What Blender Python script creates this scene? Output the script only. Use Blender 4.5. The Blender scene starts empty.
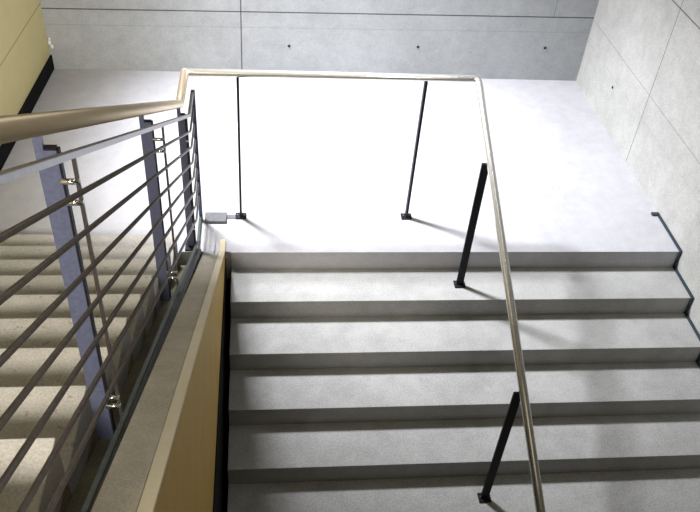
import bpy, bmesh, math, random
from mathutils import Vector, Matrix
random.seed(4)
S = bpy.context.scene
COL = S.collection
R = math.radians

# ------------------------------------------------------------------ materials
def new_mat(name):
    m = bpy.data.materials.new(name); m.use_nodes = True
    nt = m.node_tree; b = nt.nodes['Principled BSDF']
    return m, nt, b

def simple(name, col, rough=.5, metal=0., bump=0., scale=60., var=0.):
    m, nt, b = new_mat(name)
    b.inputs['Base Color'].default_value = (*col, 1)
    b.inputs['Roughness'].default_value = rough
    b.inputs['Metallic'].default_value = metal
    tc = nt.nodes.new('ShaderNodeTexCoord')
    n = nt.nodes.new('ShaderNodeTexNoise'); n.inputs['Scale'].default_value = scale
    n.inputs['Detail'].default_value = 4
    nt.links.new(tc.outputs['Object'], n.inputs['Vector'])
    if var:
        r = nt.nodes.new('ShaderNodeValToRGB')
        r.color_ramp.elements[0].position = .3; r.color_ramp.elements[1].position = .7
        r.color_ramp.elements[0].color = (*[c * (1 - var) for c in col], 1)
        r.color_ramp.elements[1].color = (*[min(1, c * (1 + var)) for c in col], 1)
        nt.links.new(n.outputs['Fac'], r.inputs['Fac'])
        nt.links.new(r.outputs['Color'], b.inputs['Base Color'])
    if bump:
        bp = nt.nodes.new('ShaderNodeBump'); bp.inputs['Strength'].default_value = bump
        bp.inputs['Distance'].default_value = .004
        nt.links.new(n.outputs['Fac'], bp.inputs['Height'])
        nt.links.new(bp.outputs['Normal'], b.inputs['Normal'])
    return m

def concrete(name, dark, light, joints=(), rough=.85, big=1.3, grain=.12, streak=1.0, bump=.25, speck=0.):
    """cast concrete: large clouds, mottling, fine grain and thin dark formwork joints.
    a joint is (axis, offset, half width, depth, tilt axis, tilt, lower z limit)"""
    m, nt, b = new_mat(name)
    N, L = nt.nodes, nt.links
    b.inputs['Roughness'].default_value = rough
    b.inputs['Specular IOR Level'].default_value = .3
    tc = N.new('ShaderNodeTexCoord')
    mp = N.new('ShaderNodeMapping'); mp.inputs['Scale'].default_value = (1, 1, streak)
    L.new(tc.outputs['Object'], mp.inputs['Vector'])
    def noise(scale, detail, src=mp):
        n = N.new('ShaderNodeTexNoise'); n.inputs['Scale'].default_value = scale
        n.inputs['Detail'].default_value = detail; n.inputs['Roughness'].default_value = .65
        L.new(src.outputs[0], n.inputs['Vector']); return n.outputs['Fac']
    def math_(op, a, c, clamp=False):
        x = N.new('ShaderNodeMath'); x.operation = op; x.use_clamp = clamp
        for i, v in enumerate((a, c)):
            if isinstance(v, (int, float)): x.inputs[i].default_value = v
            else: L.new(v, x.inputs[i])
        return x.outputs[0]
    n1, n2, n3 = noise(big, 3), noise(11, 5), noise(150, 3)
    f = math_('ADD', math_('MULTIPLY', n1, .55), math_('MULTIPLY', n2, .45))
    f = math_('ADD', f, math_('MULTIPLY', math_('SUBTRACT', n3, .5), grain * 4))
    r = N.new('ShaderNodeValToRGB')
    r.color_ramp.elements[0].position = .3; r.color_ramp.elements[1].position = .7
    r.color_ramp.elements[0].color = (*dark, 1); r.color_ramp.elements[1].color = (*light, 1)
    L.new(f, r.inputs['Fac'])
    col = r.outputs['Color']
    hgt = math_('ADD', n2, math_('MULTIPLY', n3, .6))
    sx = N.new('ShaderNodeSeparateXYZ'); L.new(tc.outputs['Object'], sx.inputs[0])
    for (ax, off, hw, depth, tax, tilt, zmin) in joints:
        c = sx.outputs[ax]
        c = math_('SUBTRACT', c, off)
        if tilt: c = math_('SUBTRACT', c, math_('MULTIPLY', sx.outputs[tax], tilt))
        c = math_('ABSOLUTE', c, 0)
        k = math_('SUBTRACT', 1.0, math_('DIVIDE', c, hw), True)
        k = math_('MULTIPLY', k, 2.0, True)
        if zmin is not None:
            k = math_('MULTIPLY', k, math_('GREATER_THAN', sx.outputs[2], zmin))
        mx = N.new('ShaderNodeMixRGB'); L.new(math_('MULTIPLY', k, depth), mx.inputs['Fac'])
        L.new(col, mx.inputs['Color1']); mx.inputs['Color2'].default_value = (.03, .03, .032, 1)
        col = mx.outputs['Color']
        hgt = math_('SUBTRACT', hgt, math_('MULTIPLY', k, depth * 2))
    if speck:
        n4 = noise(45, 1)
        k = math_('GREATER_THAN', n4, .70)
        mx = N.new('ShaderNodeMixRGB'); L.new(math_('MULTIPLY', k, speck), mx.inputs['Fac'])
        L.new(col, mx.inputs['Color1']); mx.inputs['Color2'].default_value = (.05, .05, .055, 1)
        col = mx.outputs['Color']
    L.new(col, b.inputs['Base Color'])
    bp = N.new('ShaderNodeBump'); bp.inputs['Strength'].default_value = bump
    bp.inputs['Distance'].default_value = .004
    L.new(hgt, bp.inputs['Height']); L.new(bp.outputs['Normal'], b.inputs['Normal'])
    return m

M = {}
M['floor'] = concrete('landing concrete', (.39, .39, .415), (.54, .54, .565), big=1.1, grain=.24, bump=.2)
M['tread'] = concrete('stair concrete', (.29, .29, .285), (.43, .43, .42), big=2.2, grain=.34, bump=.3)
M['tread_left'] = concrete('narrow stair concrete', (.36, .345, .315), (.54, .52, .485), big=2.6, grain=.24, bump=.2, speck=.35)
M['riser_side'] = concrete('stringer concrete', (.22, .18, .10), (.34, .28, .17), big=3, grain=.15)  # tan of the warm light on the stair side, painted in
M['wall_back'] = concrete('back wall concrete', (.33, .345, .36), (.49, .51, .525), big=1.6, grain=.2, rough=.8,
    joints=[(2, .509, .006, .85, 0, .0149, None), (0, .028, .006, .8, 2, 0, None), (2, .385, .004, .18, 0, .0149, None),
            (0, 2.46, .005, .35, 2, 0, .54), (2, 1.15, .006, .8, 0, 0, None)])
M['wall_right'] = concrete('right wall concrete', (.40, .40, .385), (.60, .60, .575), big=1.6, grain=.26, rough=.8,
    joints=[(2, .537, .005, .3, 0, 0, None), (1, .99, .006, .55, 0, 0, None), (2, 1.15, .006, .7, 0, 0, None),
            (1, -1.45, .006, .7, 0, 0, None), (2, .36, .004, .12, 0, 0, None)])
M['wall_other'] = concrete('far concrete', (.11, .11, .10), (.17, .17, .15), big=1.2)
M['curb'] = concrete('curb concrete', (.36, .33, .26), (.54, .50, .42), big=5, grain=.2, bump=.5)
M['olive'] = concrete('shade-toned olive ledge', (.09, .085, .05), (.20, .18, .11), big=4, grain=.2)  # warm shade of the gap is put into the ledge colour
M['plaster'] = concrete('yellow painted wall', (.66, .57, .27), (.72, .63, .32), big=2, grain=.05, rough=.6, bump=.06,
    joints=[(2, .53, .007, .45, 0, 0, None), (2, 1.15, .006, .4, 0, 0, None)])
M['board'] = concrete('yellow painted panel', (.56, .36, .07), (.66, .44, .10), big=4, grain=.06, rough=.6, bump=.1)
M['cream'] = concrete('pale cream edge', (.66, .58, .40), (.76, .69, .52), big=5, grain=.08, rough=.6, bump=.1)  # paler cream than the panel face below it
M['black'] = simple('black base and strip', (.006, .007, .008), .8, 0, .1)
M['black'].node_tree.nodes['Principled BSDF'].inputs['Specular IOR Level'].default_value = .12
M['darkwall'] = concrete('dark lower wall', (.05, .045, .03), (.09, .08, .055), big=4)
M['ceiling'] = simple('ceiling paint', (.34, .34, .33), .9)
M['blue'] = simple('slate blue painted steel', (.115, .128, .205), .42, .35, .08, 90, .12)
M['bar'] = simple('dark steel bar', (.10, .088, .082), .38, .6, .05, 80, .15)
M['flat'] = simple('grey steel flat', (.24, .245, .25), .38, .7, .05, 80, .1)
M['channel'] = simple('dark steel channel', (.035, .037, .034), .5, .4, .1, 50, .3)
M['teal'] = simple('grey green painted flat', (.07, .085, .08), .5, .3, .1, 50, .2)
M['post'] = simple('black painted post', (.008, .008, .012), .55, 0, .05)
M['post'].node_tree.nodes['Principled BSDF'].inputs['Specular IOR Level'].default_value = .25
M['chrome'] = simple('polished steel', (.85, .85, .86), .12, 1.)
M['steel'] = simple('warm-lit stainless tube', (.80, .68, .50), .42, 1., .03, 300)  # tan cast of the warm light is put into the base colour
M['steel_bright'] = simple('satin stainless tube', (.95, .95, .94), .24, .8, .03, 300)
M['trim'] = simple('dark teal sealant', (.018, .035, .05), .5, 0, .1)
M['plate'] = simple('dull grey surface', (.13, .13, .14), .7, .1, .1, 40, .15)
M['hole'] = simple('dark tie hole', (.03, .03, .03), .9)
M['white'] = simple('white chip', (.85, .85, .85), .5)
M['lamp'] = simple('lamp housing', (.8, .8, .8), .5)

# ------------------------------------------------------------------ helpers
def mesh_obj(name, bm, mat, parent=None, smooth=False):
    bmesh.ops.recalc_face_normals(bm, faces=bm.faces)
    me = bpy.data.meshes.new(name); bm.to_mesh(me); bm.free()
    me.materials.append(M[mat])
    if smooth:
        for p in me.polygons: p.use_smooth = True
    o = bpy.data.objects.new(name, me); COL.objects.link(o)
    if parent:
        o.parent = parent
        o.matrix_parent_inverse = Matrix.Translation(-Vector(parent.location))
    return o

def hexa(bm, v, bev=0.):
    """eight corners: bottom four then top four, same winding"""
    vs = [bm.verts.new(p) for p in v]
    fs = [(0, 1, 2, 3), (4, 5, 6, 7), (0, 1, 5, 4), (1, 2, 6, 5), (2, 3, 7, 6), (3, 0, 4, 7)]
    faces = [bm.faces.new([vs[i] for i in f]) for f in fs]
    if bev:
        es = set(e for f in faces for e in f.edges)
        bmesh.ops.bevel(bm, geom=list(es), offset=bev, segments=2, affect='EDGES', profile=.5)
    return bm

def box(bm, x0, x1, y0, y1, z0, z1, bev=0.):
    return hexa(bm, [(x0, y0, z0), (x1, y0, z0), (x1, y1, z0), (x0, y1, z0),
                     (x0, y0, z1), (x1, y0, z1), (x1, y1, z1), (x0, y1, z1)], bev)

def prism(bm, poly, x0, x1, bev=0.):
    """polygon in the y-z plane extruded along x"""
    a = [bm.verts.new((x0, y, z)) for y, z in poly]; b = [bm.verts.new((x1, y, z)) for y, z in poly]
    n = len(poly); faces = [bm.faces.new(a), bm.faces.new(b)]
    for i in range(n): faces.append(bm.faces.new((a[i], a[(i + 1) % n], b[(i + 1) % n], b[i])))
    if bev:
        bmesh.ops.bevel(bm, geom=list(set(e for f in faces for e in f.edges)), offset=bev, segments=2, affect='EDGES')
    return bm

def rounded(path, rad, n=7):
    out = [Vector(path[0])]
    for i in range(1, len(path) - 1):
        p, a, c = Vector(path[i]), Vector(path[i - 1]), Vector(path[i + 1])
        u, w = (a - p).normalized(), (c - p).normalized()
        r = min(rad, (a - p).length * .45, (c - p).length * .45)
        s, e = p + u * r, p + w * r
        for k in range(n + 1):
            t = k / n
            out.append(s * (1 - t) ** 2 + p * 2 * t * (1 - t) + e * t ** 2)
    out.append(Vector(path[-1])); return out

def tube(bm, path, r, seg=16, caps=True):
    rings = []; n = len(path); prev = None
    for i, p in enumerate(path):
        t = (path[min(i + 1, n - 1)] - path[max(i - 1, 0)]).normalized()
        if prev is None:
            ref = Vector((0, 0, 1)) if abs(t.z) < .9 else Vector((1, 0, 0))
            u = t.cross(ref).normalized()
        else:
            u = (prev - t * prev.dot(t)).normalized()
        prev = u; w = t.cross(u)
        rings.append([bm.verts.new(p + u * r * math.cos(2 * math.pi * k / seg) + w * r * math.sin(2 * math.pi * k / seg)) for k in range(seg)])
    for a, b in zip(rings, rings[1:]):
        for k in range(seg): bm.faces.new((a[k], a[(k + 1) % seg], b[(k + 1) % seg], b[k]))
    if caps: bm.faces.new(rings[0]); bm.faces.new(rings[-1])
    return bm

def empty(name, loc, label, cat, group=None):
    o = bpy.data.objects.new(name, None); COL.objects.link(o); o.location = loc
    o.empty_display_size = .1
    o['label'] = label; o['category'] = cat
    if group: o['group'] = group
    return o

def struct(name, bm, mat, label=None):
    o = mesh_obj(name, bm, mat); o['kind'] = 'structure'
    if label: o['label'] = label
    return o

B = bmesh.new
# ------------------------------------------------------------------ dimensions (metres, landing at z = 0)
YB, XW = 2.184, 2.789                 # back wall, right wall
YN = -.008                            # front edge of the landing
H2, D2 = .127, .2862                  # wide flight going down towards the viewer
H1, D1, Y1 = .165, .2951, .254        # narrow flight going up towards the viewer
XE = -.301                            # right end of narrow flight
def xl(y): return -1.424 + (y - 2.184) * .0526      # face of the left wall
SL = H1 / D1
def zn(y): return (Y1 - y) * SL       # nosing line of narrow flight
def zc(y): return .006 - .605 * y     # top of the sloping curb

# ------------------------------------------------------------------ the setting
bm = B()
hexa(bm, [(xl(-.041), -.041, -.22), (XE, -.041, -.22), (XE, YB, -.22), (xl(YB), YB, -.22),
          (xl(-.041), -.041, 0), (XE, -.041, 0), (XE, YB, 0), (xl(YB), YB, 0)])
box(bm, XE, 0, 0, YB, -.22, 0); box(bm, 0, XW, YN, YB, -.22, 0)
bmesh.ops.remove_doubles(bm, verts=bm.verts, dist=1e-5)
struct('floor', bm, 'floor')
struct('wall_back', box(B(), -2.2, XW + .2, YB, YB + .2, -1.6, 5.0), 'wall_back')
struct('wall_right', box(B(), XW, XW + .2, -7.0, YB, -1.6, 5.0), 'wall_right')
bm = B(); hexa(bm, [(-2.2, -7, -1.6), (xl(-7), -7, -1.6), (xl(YB), YB, -1.6), (-2.2, YB, -1.6),
                    (-2.2, -7, 5), (xl(-7), -7, 5), (xl(YB), YB, 5), (-2.2, YB, 5)])
struct('wall_left', bm, 'plaster')
struct('wall_front', box(B(), -2.2, XW + .2, -7.2, -7, -1.6, 5.0), 'wall_other')
struct('ceiling', box(B(), -2.2, XW + .2, -7.2, YB + .2, 5.0, 5.2), 'ceiling')
NK = 10
struct('floor_lower', box(B(), -2.2, XW, -7, YB, -1.6, -H2 * NK), 'tread').name = 'floor.001'
bm = B(); box(bm, -.035, XW, -7, -3.42, 1.78, 1.98)
hexa(bm, [(xl(-7), -7, 1.78), (-.035, -7, 1.78), (-.035, -3.286, 1.78), (xl(-3.286), -3.286, 1.78),
          (xl(-7), -7, 1.98), (-.035, -7, 1.98), (-.035, -3.286, 1.98), (xl(-3.286), -3.286, 1.98)])
struct('floor', bm, 'tread')
struct('wall_parapet', box(B(), -.035, XW, -3.46, -3.36, 1.6, 2.62), 'wall_other')

# spine wall between the flights: sloping concrete curb, ledge on its left
bm = B()
ys = -3.28
prism(bm, [(-.094, zc(-.094)), (ys, zc(ys)), (ys, -1.27), (-.094, -1.27)], -.156, -.066, .002)
bn = B()
for xa_, xb_ in ((-.156, -.094), (-.089, -.066)):
    prism(bn, [(.075, .0005), (.075, .009), (-.004, .009), (-.091, zc(-.091)), (-.091, .0005)], xa_, xb_, .0015)
o = mesh_obj('landing_nib', bn, 'floor', bpy.data.objects['floor'])
prism(bm, [(-.01, .002), (-.094, zc(-.094) - .012), (ys, zc(ys) - .012), (ys, -1.27), (-.01, -1.27)], -.095, -.088)
w_ = struct('wall_middle', bm, 'curb')
bm = B()
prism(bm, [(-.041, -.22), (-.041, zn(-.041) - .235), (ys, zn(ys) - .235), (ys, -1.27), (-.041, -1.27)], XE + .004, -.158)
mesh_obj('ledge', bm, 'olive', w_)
bm = B(); prism(bm, [(-.0005, -.004), (ys, zc(ys) - .010), (ys, -.05), (-.0005, -.05)], -.0655, -.035, .0015)
struct('trim_1', bm, 'board')
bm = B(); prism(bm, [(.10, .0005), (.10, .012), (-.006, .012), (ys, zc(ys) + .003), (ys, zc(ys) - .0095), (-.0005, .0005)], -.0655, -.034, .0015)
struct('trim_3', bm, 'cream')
struct('dark_strip_middle', box(B(), -.0655, -.030, ys, -.002, -1.27, -.0505), 'black')  # plain black strip below the yellow panel

# black base along the left wall of the landing
bm = B(); t = .013
hexa(bm, [(xl(-.04), -.04, 0.001), (xl(-.04) + t, -.04, 0.001), (xl(YB) + t, YB - .002, 0.001), (xl(YB), YB - .002, 0.001),
          (xl(-.04), -.04, .118), (xl(-.04) + t, -.04, .118), (xl(YB) + t, YB - .002, .118), (xl(YB), YB - .002, .118)], .002)
struct('baseboard_left', bm, 'black')

# dark stepped seal where the wide flight meets the right wall
pts = [(.36, 0), (YN, 0)]
for k in range(NK - 1):
    pts += [(YN - k * D2, -(k + 1) * H2), (YN - (k + 1) * D2, -(k + 1) * H2)]
w = .014
bm = B()
for (ya, za), (yb, zb) in zip(pts, pts[1:]):
    if abs(ya - yb) > 1e-6: box(bm, XW - w, XW - .0005, yb - (.0 if za != 0 or yb else 0) - w * .0, ya, za + .001, za + w)
    else: box(bm, XW - w, XW - .0005, ya - w, ya - .001, zb + .001, za + w)
box(bm, XW - .05, XW - .0005, .352, .378, .001, .014)
struct('trim_2', bm, 'trim')

# form tie holes on the concrete walls
for x, z in ((.396, .243), (1.416, .264), (2.453, .286)):
    bm = B(); bmesh.ops.create_cone(bm, cap_ends=True, segments=14, radius1=.012, radius2=.009, depth=.004,
        matrix=Matrix.Translation((x, YB - .002, z)) @ Matrix.Rotation(R(90), 4, 'X'))
    o = mesh_obj('tie_hole', bm, 'hole', bpy.data.objects['wall_back'])
for y, z in ((1.53, .30),):
    bm = B(); bmesh.ops.create_cone(bm, cap_ends=True, segments=14, radius1=.012, radius2=.009, depth=.004,
        matrix=Matrix.Translation((XW - .002, y, z)) @ Matrix.Rotation(R(-90), 4, 'Y'))
    o = mesh_obj('tie_hole', bm, 'hole', bpy.data.objects['wall_right'])

# little torn white chip of sealant in the left back corner
bm = B()
for dx, dz, s in ((0, 0, .018), (.014, -.03, .016), (.004, .03, .012)):
    bmesh.ops.create_icosphere(bm, subdivisions=1, radius=s, matrix=Matrix.Translation((xl(YB) + .014 + dx, YB - .008, .22 + dz)) @ Matrix.Diagonal((.8, .35, 1.2, 1)) @ Matrix.Rotation(dx * 40, 4, 'Y'))
o = mesh_obj('sealant_chip', bm, 'white')
o['label'] = 'small torn white chip stuck in the corner of yellow and concrete walls'; o['category'] = 'sealant chip'

# ------------------------------------------------------------------ wide staircase
st = empty('wide_staircase', (1.38, -1.4, -1.27), 'wide pale concrete staircase descending from the landing to the right of the yellow panel', 'staircase')
for k in range(1, NK):
    bm = B()
    box(bm, .0, XW - .0005, YN - k * D2, YN - (k - 1) * D2 - .0004, -1.2695, -k * H2 - .0, .003)
    mesh_obj('step', bm, 'tread', st)

# ------------------------------------------------------------------ narrow staircase
ns = empty('narrow_staircase', (-.9, -1.6, -.2), 'narrow concrete staircase rising behind the barred railing beside the yellow wall', 'staircase')
for m_ in range(1, 12):
    ya, yb = Y1 - m_ * D1, Y1 - (m_ + 1) * D1 + .0004
    z1 = m_ * H1; z0 = z1 - H1 * 1.0
    bm = B(); x0a, x0b = xl(ya) + .0005, xl(yb) + .0005
    hexa(bm, [(x0b, yb, z0 + .0005), (XE, yb, z0 + .0005), (XE, ya, z0 + .0005), (x0a, ya, z0 + .0005),
              (x0b, yb, z1), (XE, yb, z1), (XE, ya, z1), (x0a, ya, z1)], .004)
    mesh_obj('step', bm, 'tread_left', ns)
bm = B()
poly = [(-.0415, 0)]
for m_ in range(1, 12):
    yb = Y1 - (m_ + 1) * D1
    poly += [(yb + .0, (m_ - 1) * H1), (yb + .0, m_ * H1)]
poly = poly[:-1]
poly += [(ys, zn(ys) - .5), (-.0415, -.21)]
a = [bm.verts.new((xl(y) + .0005, y, z)) for y, z in poly]; b = [bm.verts.new((XE - .002, y, z)) for y, z in poly]
bm.faces.new(a); bm.faces.new(b)
for i in range(len(poly)):
    j = (i + 1) % len(poly); bm.faces.new((a[i], a[j], b[j], b[i]))
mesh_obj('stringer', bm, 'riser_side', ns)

# ------------------------------------------------------------------ guard railing on the left
XH, ZH, YP = -.229, .98, .333
gr = empty('stair_railing', (-.23, .05, 0), 'metal railing with sloping bars beside narrow stairs, continuing across landing and down wide stairs', 'railing')
ytop = -3.2
bm = B()
tube(bm, rounded([(XH, ytop, ZH + (0 - ytop) * SL), (XH, 0, ZH), (XH, YP - .004, ZH)], .035), .0215, 24)
o = mesh_obj('handrail', bm, 'steel', gr, True); o['label'] = 'brushed rail above the bars, warm light painted in as a tan tint'
XI = -.193
def barpath(H, y0=-3.15, y1=.305, yk=.06):
    return [(XI, y0, H + zn(y0)), (XI, yk, H + zn(yk)), (XI, y1, H + zn(yk))]
# top flat, seven round bars, bottom flat
def flatbar(H, hw, ht, name, mat):
    p = barpath(H); bm = B()
    poly = [(p[0][1], p[0][2] + ht), (p[1][1], p[1][2] + ht), (p[2][1], p[2][2] + ht), (p[2][1], p[2][2] - ht), (p[1][1], p[1][2] - ht), (p[0][1], p[0][2] - ht)]
    prism(bm, poly, XI - hw, XI + hw, .0015)
    return mesh_obj(name, bm, mat, gr)
flatbar(.768, .0085, .008, 'top_rail', 'flat')
for H in (.672, .573, .475, .375, .277, .178, .082):
    bm = B(); tube(bm, rounded(barpath(H), .012, 4), .0062, 12)
    mesh_obj('bar', bm, 'bar', gr, True)
flatbar(-.082, .007, .006, 'bottom_rail', 'teal')
# end upright of the panel on the landing
bm = B(); box(bm, XI - .007, XI + .014, .298, .312, .001, .768 + zn(.06) + .012, .0015)
mesh_obj('end_upright', bm, 'blue', gr)
for (yp, xa, xb, ground) in ((-2.17, -.279, -.236, None), (-.85, -.292, -.247, None), (.045, -.252, -.214, 0.), (-3.13, -.279, -.236, None)):
    zb = .0005 if ground is not None else zn(yp) - .19
    zt = (zn(yp) if ground is None else zn(.045)) + .775
    zr = (ZH - yp * SL if yp < 0 else ZH)
    bm = B(); th = .006
    # plate with a notch: the narrow left tongue runs on up to the handrail
    poly = [(xa, zb), (xb, zb), (xb, zt), (xa + .018, zt), (xa + .018, zr - .028), (xa, zr - .028)]
    a = [bm.verts.new((x, yp - th, z)) for x, z in poly]; b = [bm.verts.new((x, yp + th, z)) for x, z in poly]
    bm.faces.new(a); bm.faces.new(b); n = len(poly)
    for i in range(n): bm.faces.new((a[i], a[(i + 1) % n], b[(i + 1) % n], b[i]))
    post = mesh_obj('post', bm, 'blue', gr)
    bm = B(); tube(bm, rounded([(xa + .010, yp, zr - .034), (xa + .012, yp, zr - .022), (XH - .004, yp, zr - .016)], .01, 4), .006, 10)
    mesh_obj('bracket', bm, 'bar', post, True)
    bm = B(); box(bm, xb, xb + .0055, yp - .0075, yp + .0075, zb + .02, zt + .001)
    box(bm, xa + .018, xb, yp - .0075, yp + .0075, zt, zt + .005)
    e_ = mesh_obj('edge_strip', bm, 'post', post); e_['label'] = 'dark strip along the plate edge'
    # slim upright of the bar panel next to the post
    zi = .768 + zn(min(yp, .06)); zlow = .001 if ground is not None else zn(yp) - .15
    bm = B(); box(bm, XI - .0175, XI - .0085, yp - .004, yp + .004, zlow, zi, .001)
    mesh_obj('slim_upright', bm, 'bar', gr)
    for dz in (.70, .645, -.005, -.04) if ground is None else (.62, .57, .06, .025):
        z = zn(yp) + dz
        bm = B(); tube(bm, [Vector((xb - .003, yp - .009, z)), Vector((XI - .008, yp - .009, z))], .0068, 12)
        c = mesh_obj('standoff', bm, 'chrome', post, True); c['label'] = 'small shiny standoff pin'
    if ground is not None:
        bm = B(); box(bm, xa - .014, xb + .014, yp - .04, yp + .04, .0005, .012, .002)
        mesh_obj('base_plate', bm, 'post', post)
# steel members the posts stand in, following the slope between stairs and curb
bm = B()
prism(bm, [(-.045, zn(-.045) - .11), (ys, zn(ys) - .11), (ys, zn(ys) - .26), (-.045, zn(-.045) - .26)], -.187, -.165, .002)
mesh_obj('steel_channel', bm, 'channel', gr)
bm = B()
prism(bm, [(-.06, zn(-.06) - .135), (ys, zn(ys) - .135), (ys, zn(ys) - .15), (-.06, zn(-.06) - .15)], -.222, -.1885, .0015)
o = mesh_obj('base_flat', bm, 'channel', gr)

# ------------------------------------------------------------------ handrail across landing and down the wide flight
XR = 1.383
hr = gr
yend = -2.30
SR = .127 / .2832
def zr_(y): return ZH - (YP - y) * SR
bm = B()
tube(bm, rounded([(XH, YP, ZH), (XR, YP, ZH), (XR, yend, zr_(yend))], .035), .0205, 24)
o = mesh_obj('handrail', bm, 'steel_bright', hr, True); o['label'] = 'bare shiny rail across the landing and down the wide stairs'
# mitred corner piece where it meets the railing on the left
bm = B(); bmesh.ops.create_uvsphere(bm, u_segments=20, v_segments=12, radius=.0218, matrix=Matrix.Translation((XH, YP, ZH)))
mesh_obj('corner_joint', bm, 'steel_bright', hr, True)
def small_post(x, y, zbase, ztop, wx, wy, slope=0.):
    bm = B(); hx, hy = wx / 2, wy / 2
    za, zb_ = ztop - hy * slope, ztop + hy * slope
    hexa(bm, [(x - hx, y - hy, zbase + .009), (x + hx, y - hy, zbase + .009), (x + hx, y + hy, zbase + .009), (x - hx, y + hy, zbase + .009),
              (x - hx, y - hy, za), (x + hx, y - hy, za), (x + hx, y + hy, zb_), (x - hx, y + hy, zb_)], .0012)
    p = mesh_obj('post', bm, 'post', hr); p['label'] = 'slim black flat post'
    bm = B(); box(bm, x - .033, x + .033, y - .028, y + .028, zbase + .0005, zbase + .0105, .0015)
    bp = mesh_obj('base_plate', bm, 'post', p)
    for sx in (-.02, .02):
        bm = B(); bmesh.ops.create_cone(bm, cap_ends=True, segments=6, radius1=.0055, radius2=.0055, depth=.006,
            matrix=Matrix.Translation((x + sx, y, zbase + .0135)))
        mesh_obj('bolt', bm, 'plate', p)
small_post(.052, YP, 0, ZH - .019, .013, .036)
small_post(1.090, YP, 0, ZH - .019, .014, .036)
small_post(1.360, -.163, -H2, zr_(-.163) - .010, .043, .012, SR)
small_post(1.360, -1.294, -5 * H2, zr_(-1.294) - .010, .043, .012, SR)
small_post(1.360, -2.25, -8 * H2, zr_(-2.25) - .010, .043, .012, SR)

# low flat grey patch on the landing between the end of the railing and the first black post
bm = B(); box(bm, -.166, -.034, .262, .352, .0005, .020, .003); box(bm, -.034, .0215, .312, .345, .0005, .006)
o = mesh_obj('floor_patch', bm, 'plate'); o['label'] = 'low flat grey patch on the landing beside the first slim post'; o['category'] = 'metal plate'

# ------------------------------------------------------------------ light
def area(name, loc, size, power, col, target=None, sy=None):
    l = bpy.data.lights.new(name, 'AREA'); l.energy = power; l.color = col; l.shape = 'RECTANGLE'
    l.size = size; l.size_y = sy or size
    o = bpy.data.objects.new(name, l); COL.objects.link(o); o.location = loc
    if target is not None:
        o.rotation_euler = (Vector(target) - Vector(loc)).to_track_quat('-Z', 'Y').to_euler()
    return o
def spot(name, loc, target, power, col, cone, blend, r):
    l = bpy.data.lights.new(name, 'SPOT'); l.energy = power; l.color = col
    l.spot_size = R(cone); l.spot_blend = blend; l.shadow_soft_size = r
    o = bpy.data.objects.new(name, l); COL.objects.link(o); o.location = loc
    o.rotation_euler = (Vector(target) - Vector(loc)).to_track_quat('-Z', 'Y').to_euler()
spot('downlight', (-1.0, 1.45, 4.2), (1.05, 1.0, 0), 3100, (.94, .95, 1.0), 61, 1.0, .30)
area('rail_highlight_fill', (1.3, -1.0, 4.8), .3, 20, (1.0, .97, .88), None, 5.0)  # added unseen strip that draws a highlight along the rail
spot('downlight', (-.75, -5.6, 4.0), (-1.0, -2.3, 1.2), 1400, (1.0, .93, .82), 62, .9, .42)
area('lower_fill', (1.2, -4.6, 1.2), 1.4, 4, (1.0, .90, .62), (1.2, -.5, -.6))  # added unseen fill that warms the risers and shadows

w = bpy.data.worlds.new('World'); S.world = w; w.use_nodes = True
w.node_tree.nodes['Background'].inputs[0].default_value = (.8, .85, .8, 1)
w.node_tree.nodes['Background'].inputs[1].default_value = .03

# ------------------------------------------------------------------ camera
cam = bpy.data.cameras.new('Camera'); co = bpy.data.objects.new('Camera', cam); COL.objects.link(co)
co.location = (0.17664, -3.57380, 3.05452); co.rotation_mode = 'XYZ'
co.rotation_euler = (R(49.32532), R(-4.07628), R(-4.93212))
cam.sensor_fit = 'HORIZONTAL'; cam.sensor_width = 36; cam.lens = 791.9471 / 700 * 36
cam.clip_start = .02
S.camera = co
S.view_settings.view_transform = 'Standard'; S.view_settings.look = 'None'
S.view_settings.gamma = 1; S.view_settings.use_curve_mapping = False
S.view_settings.exposure = -0.08
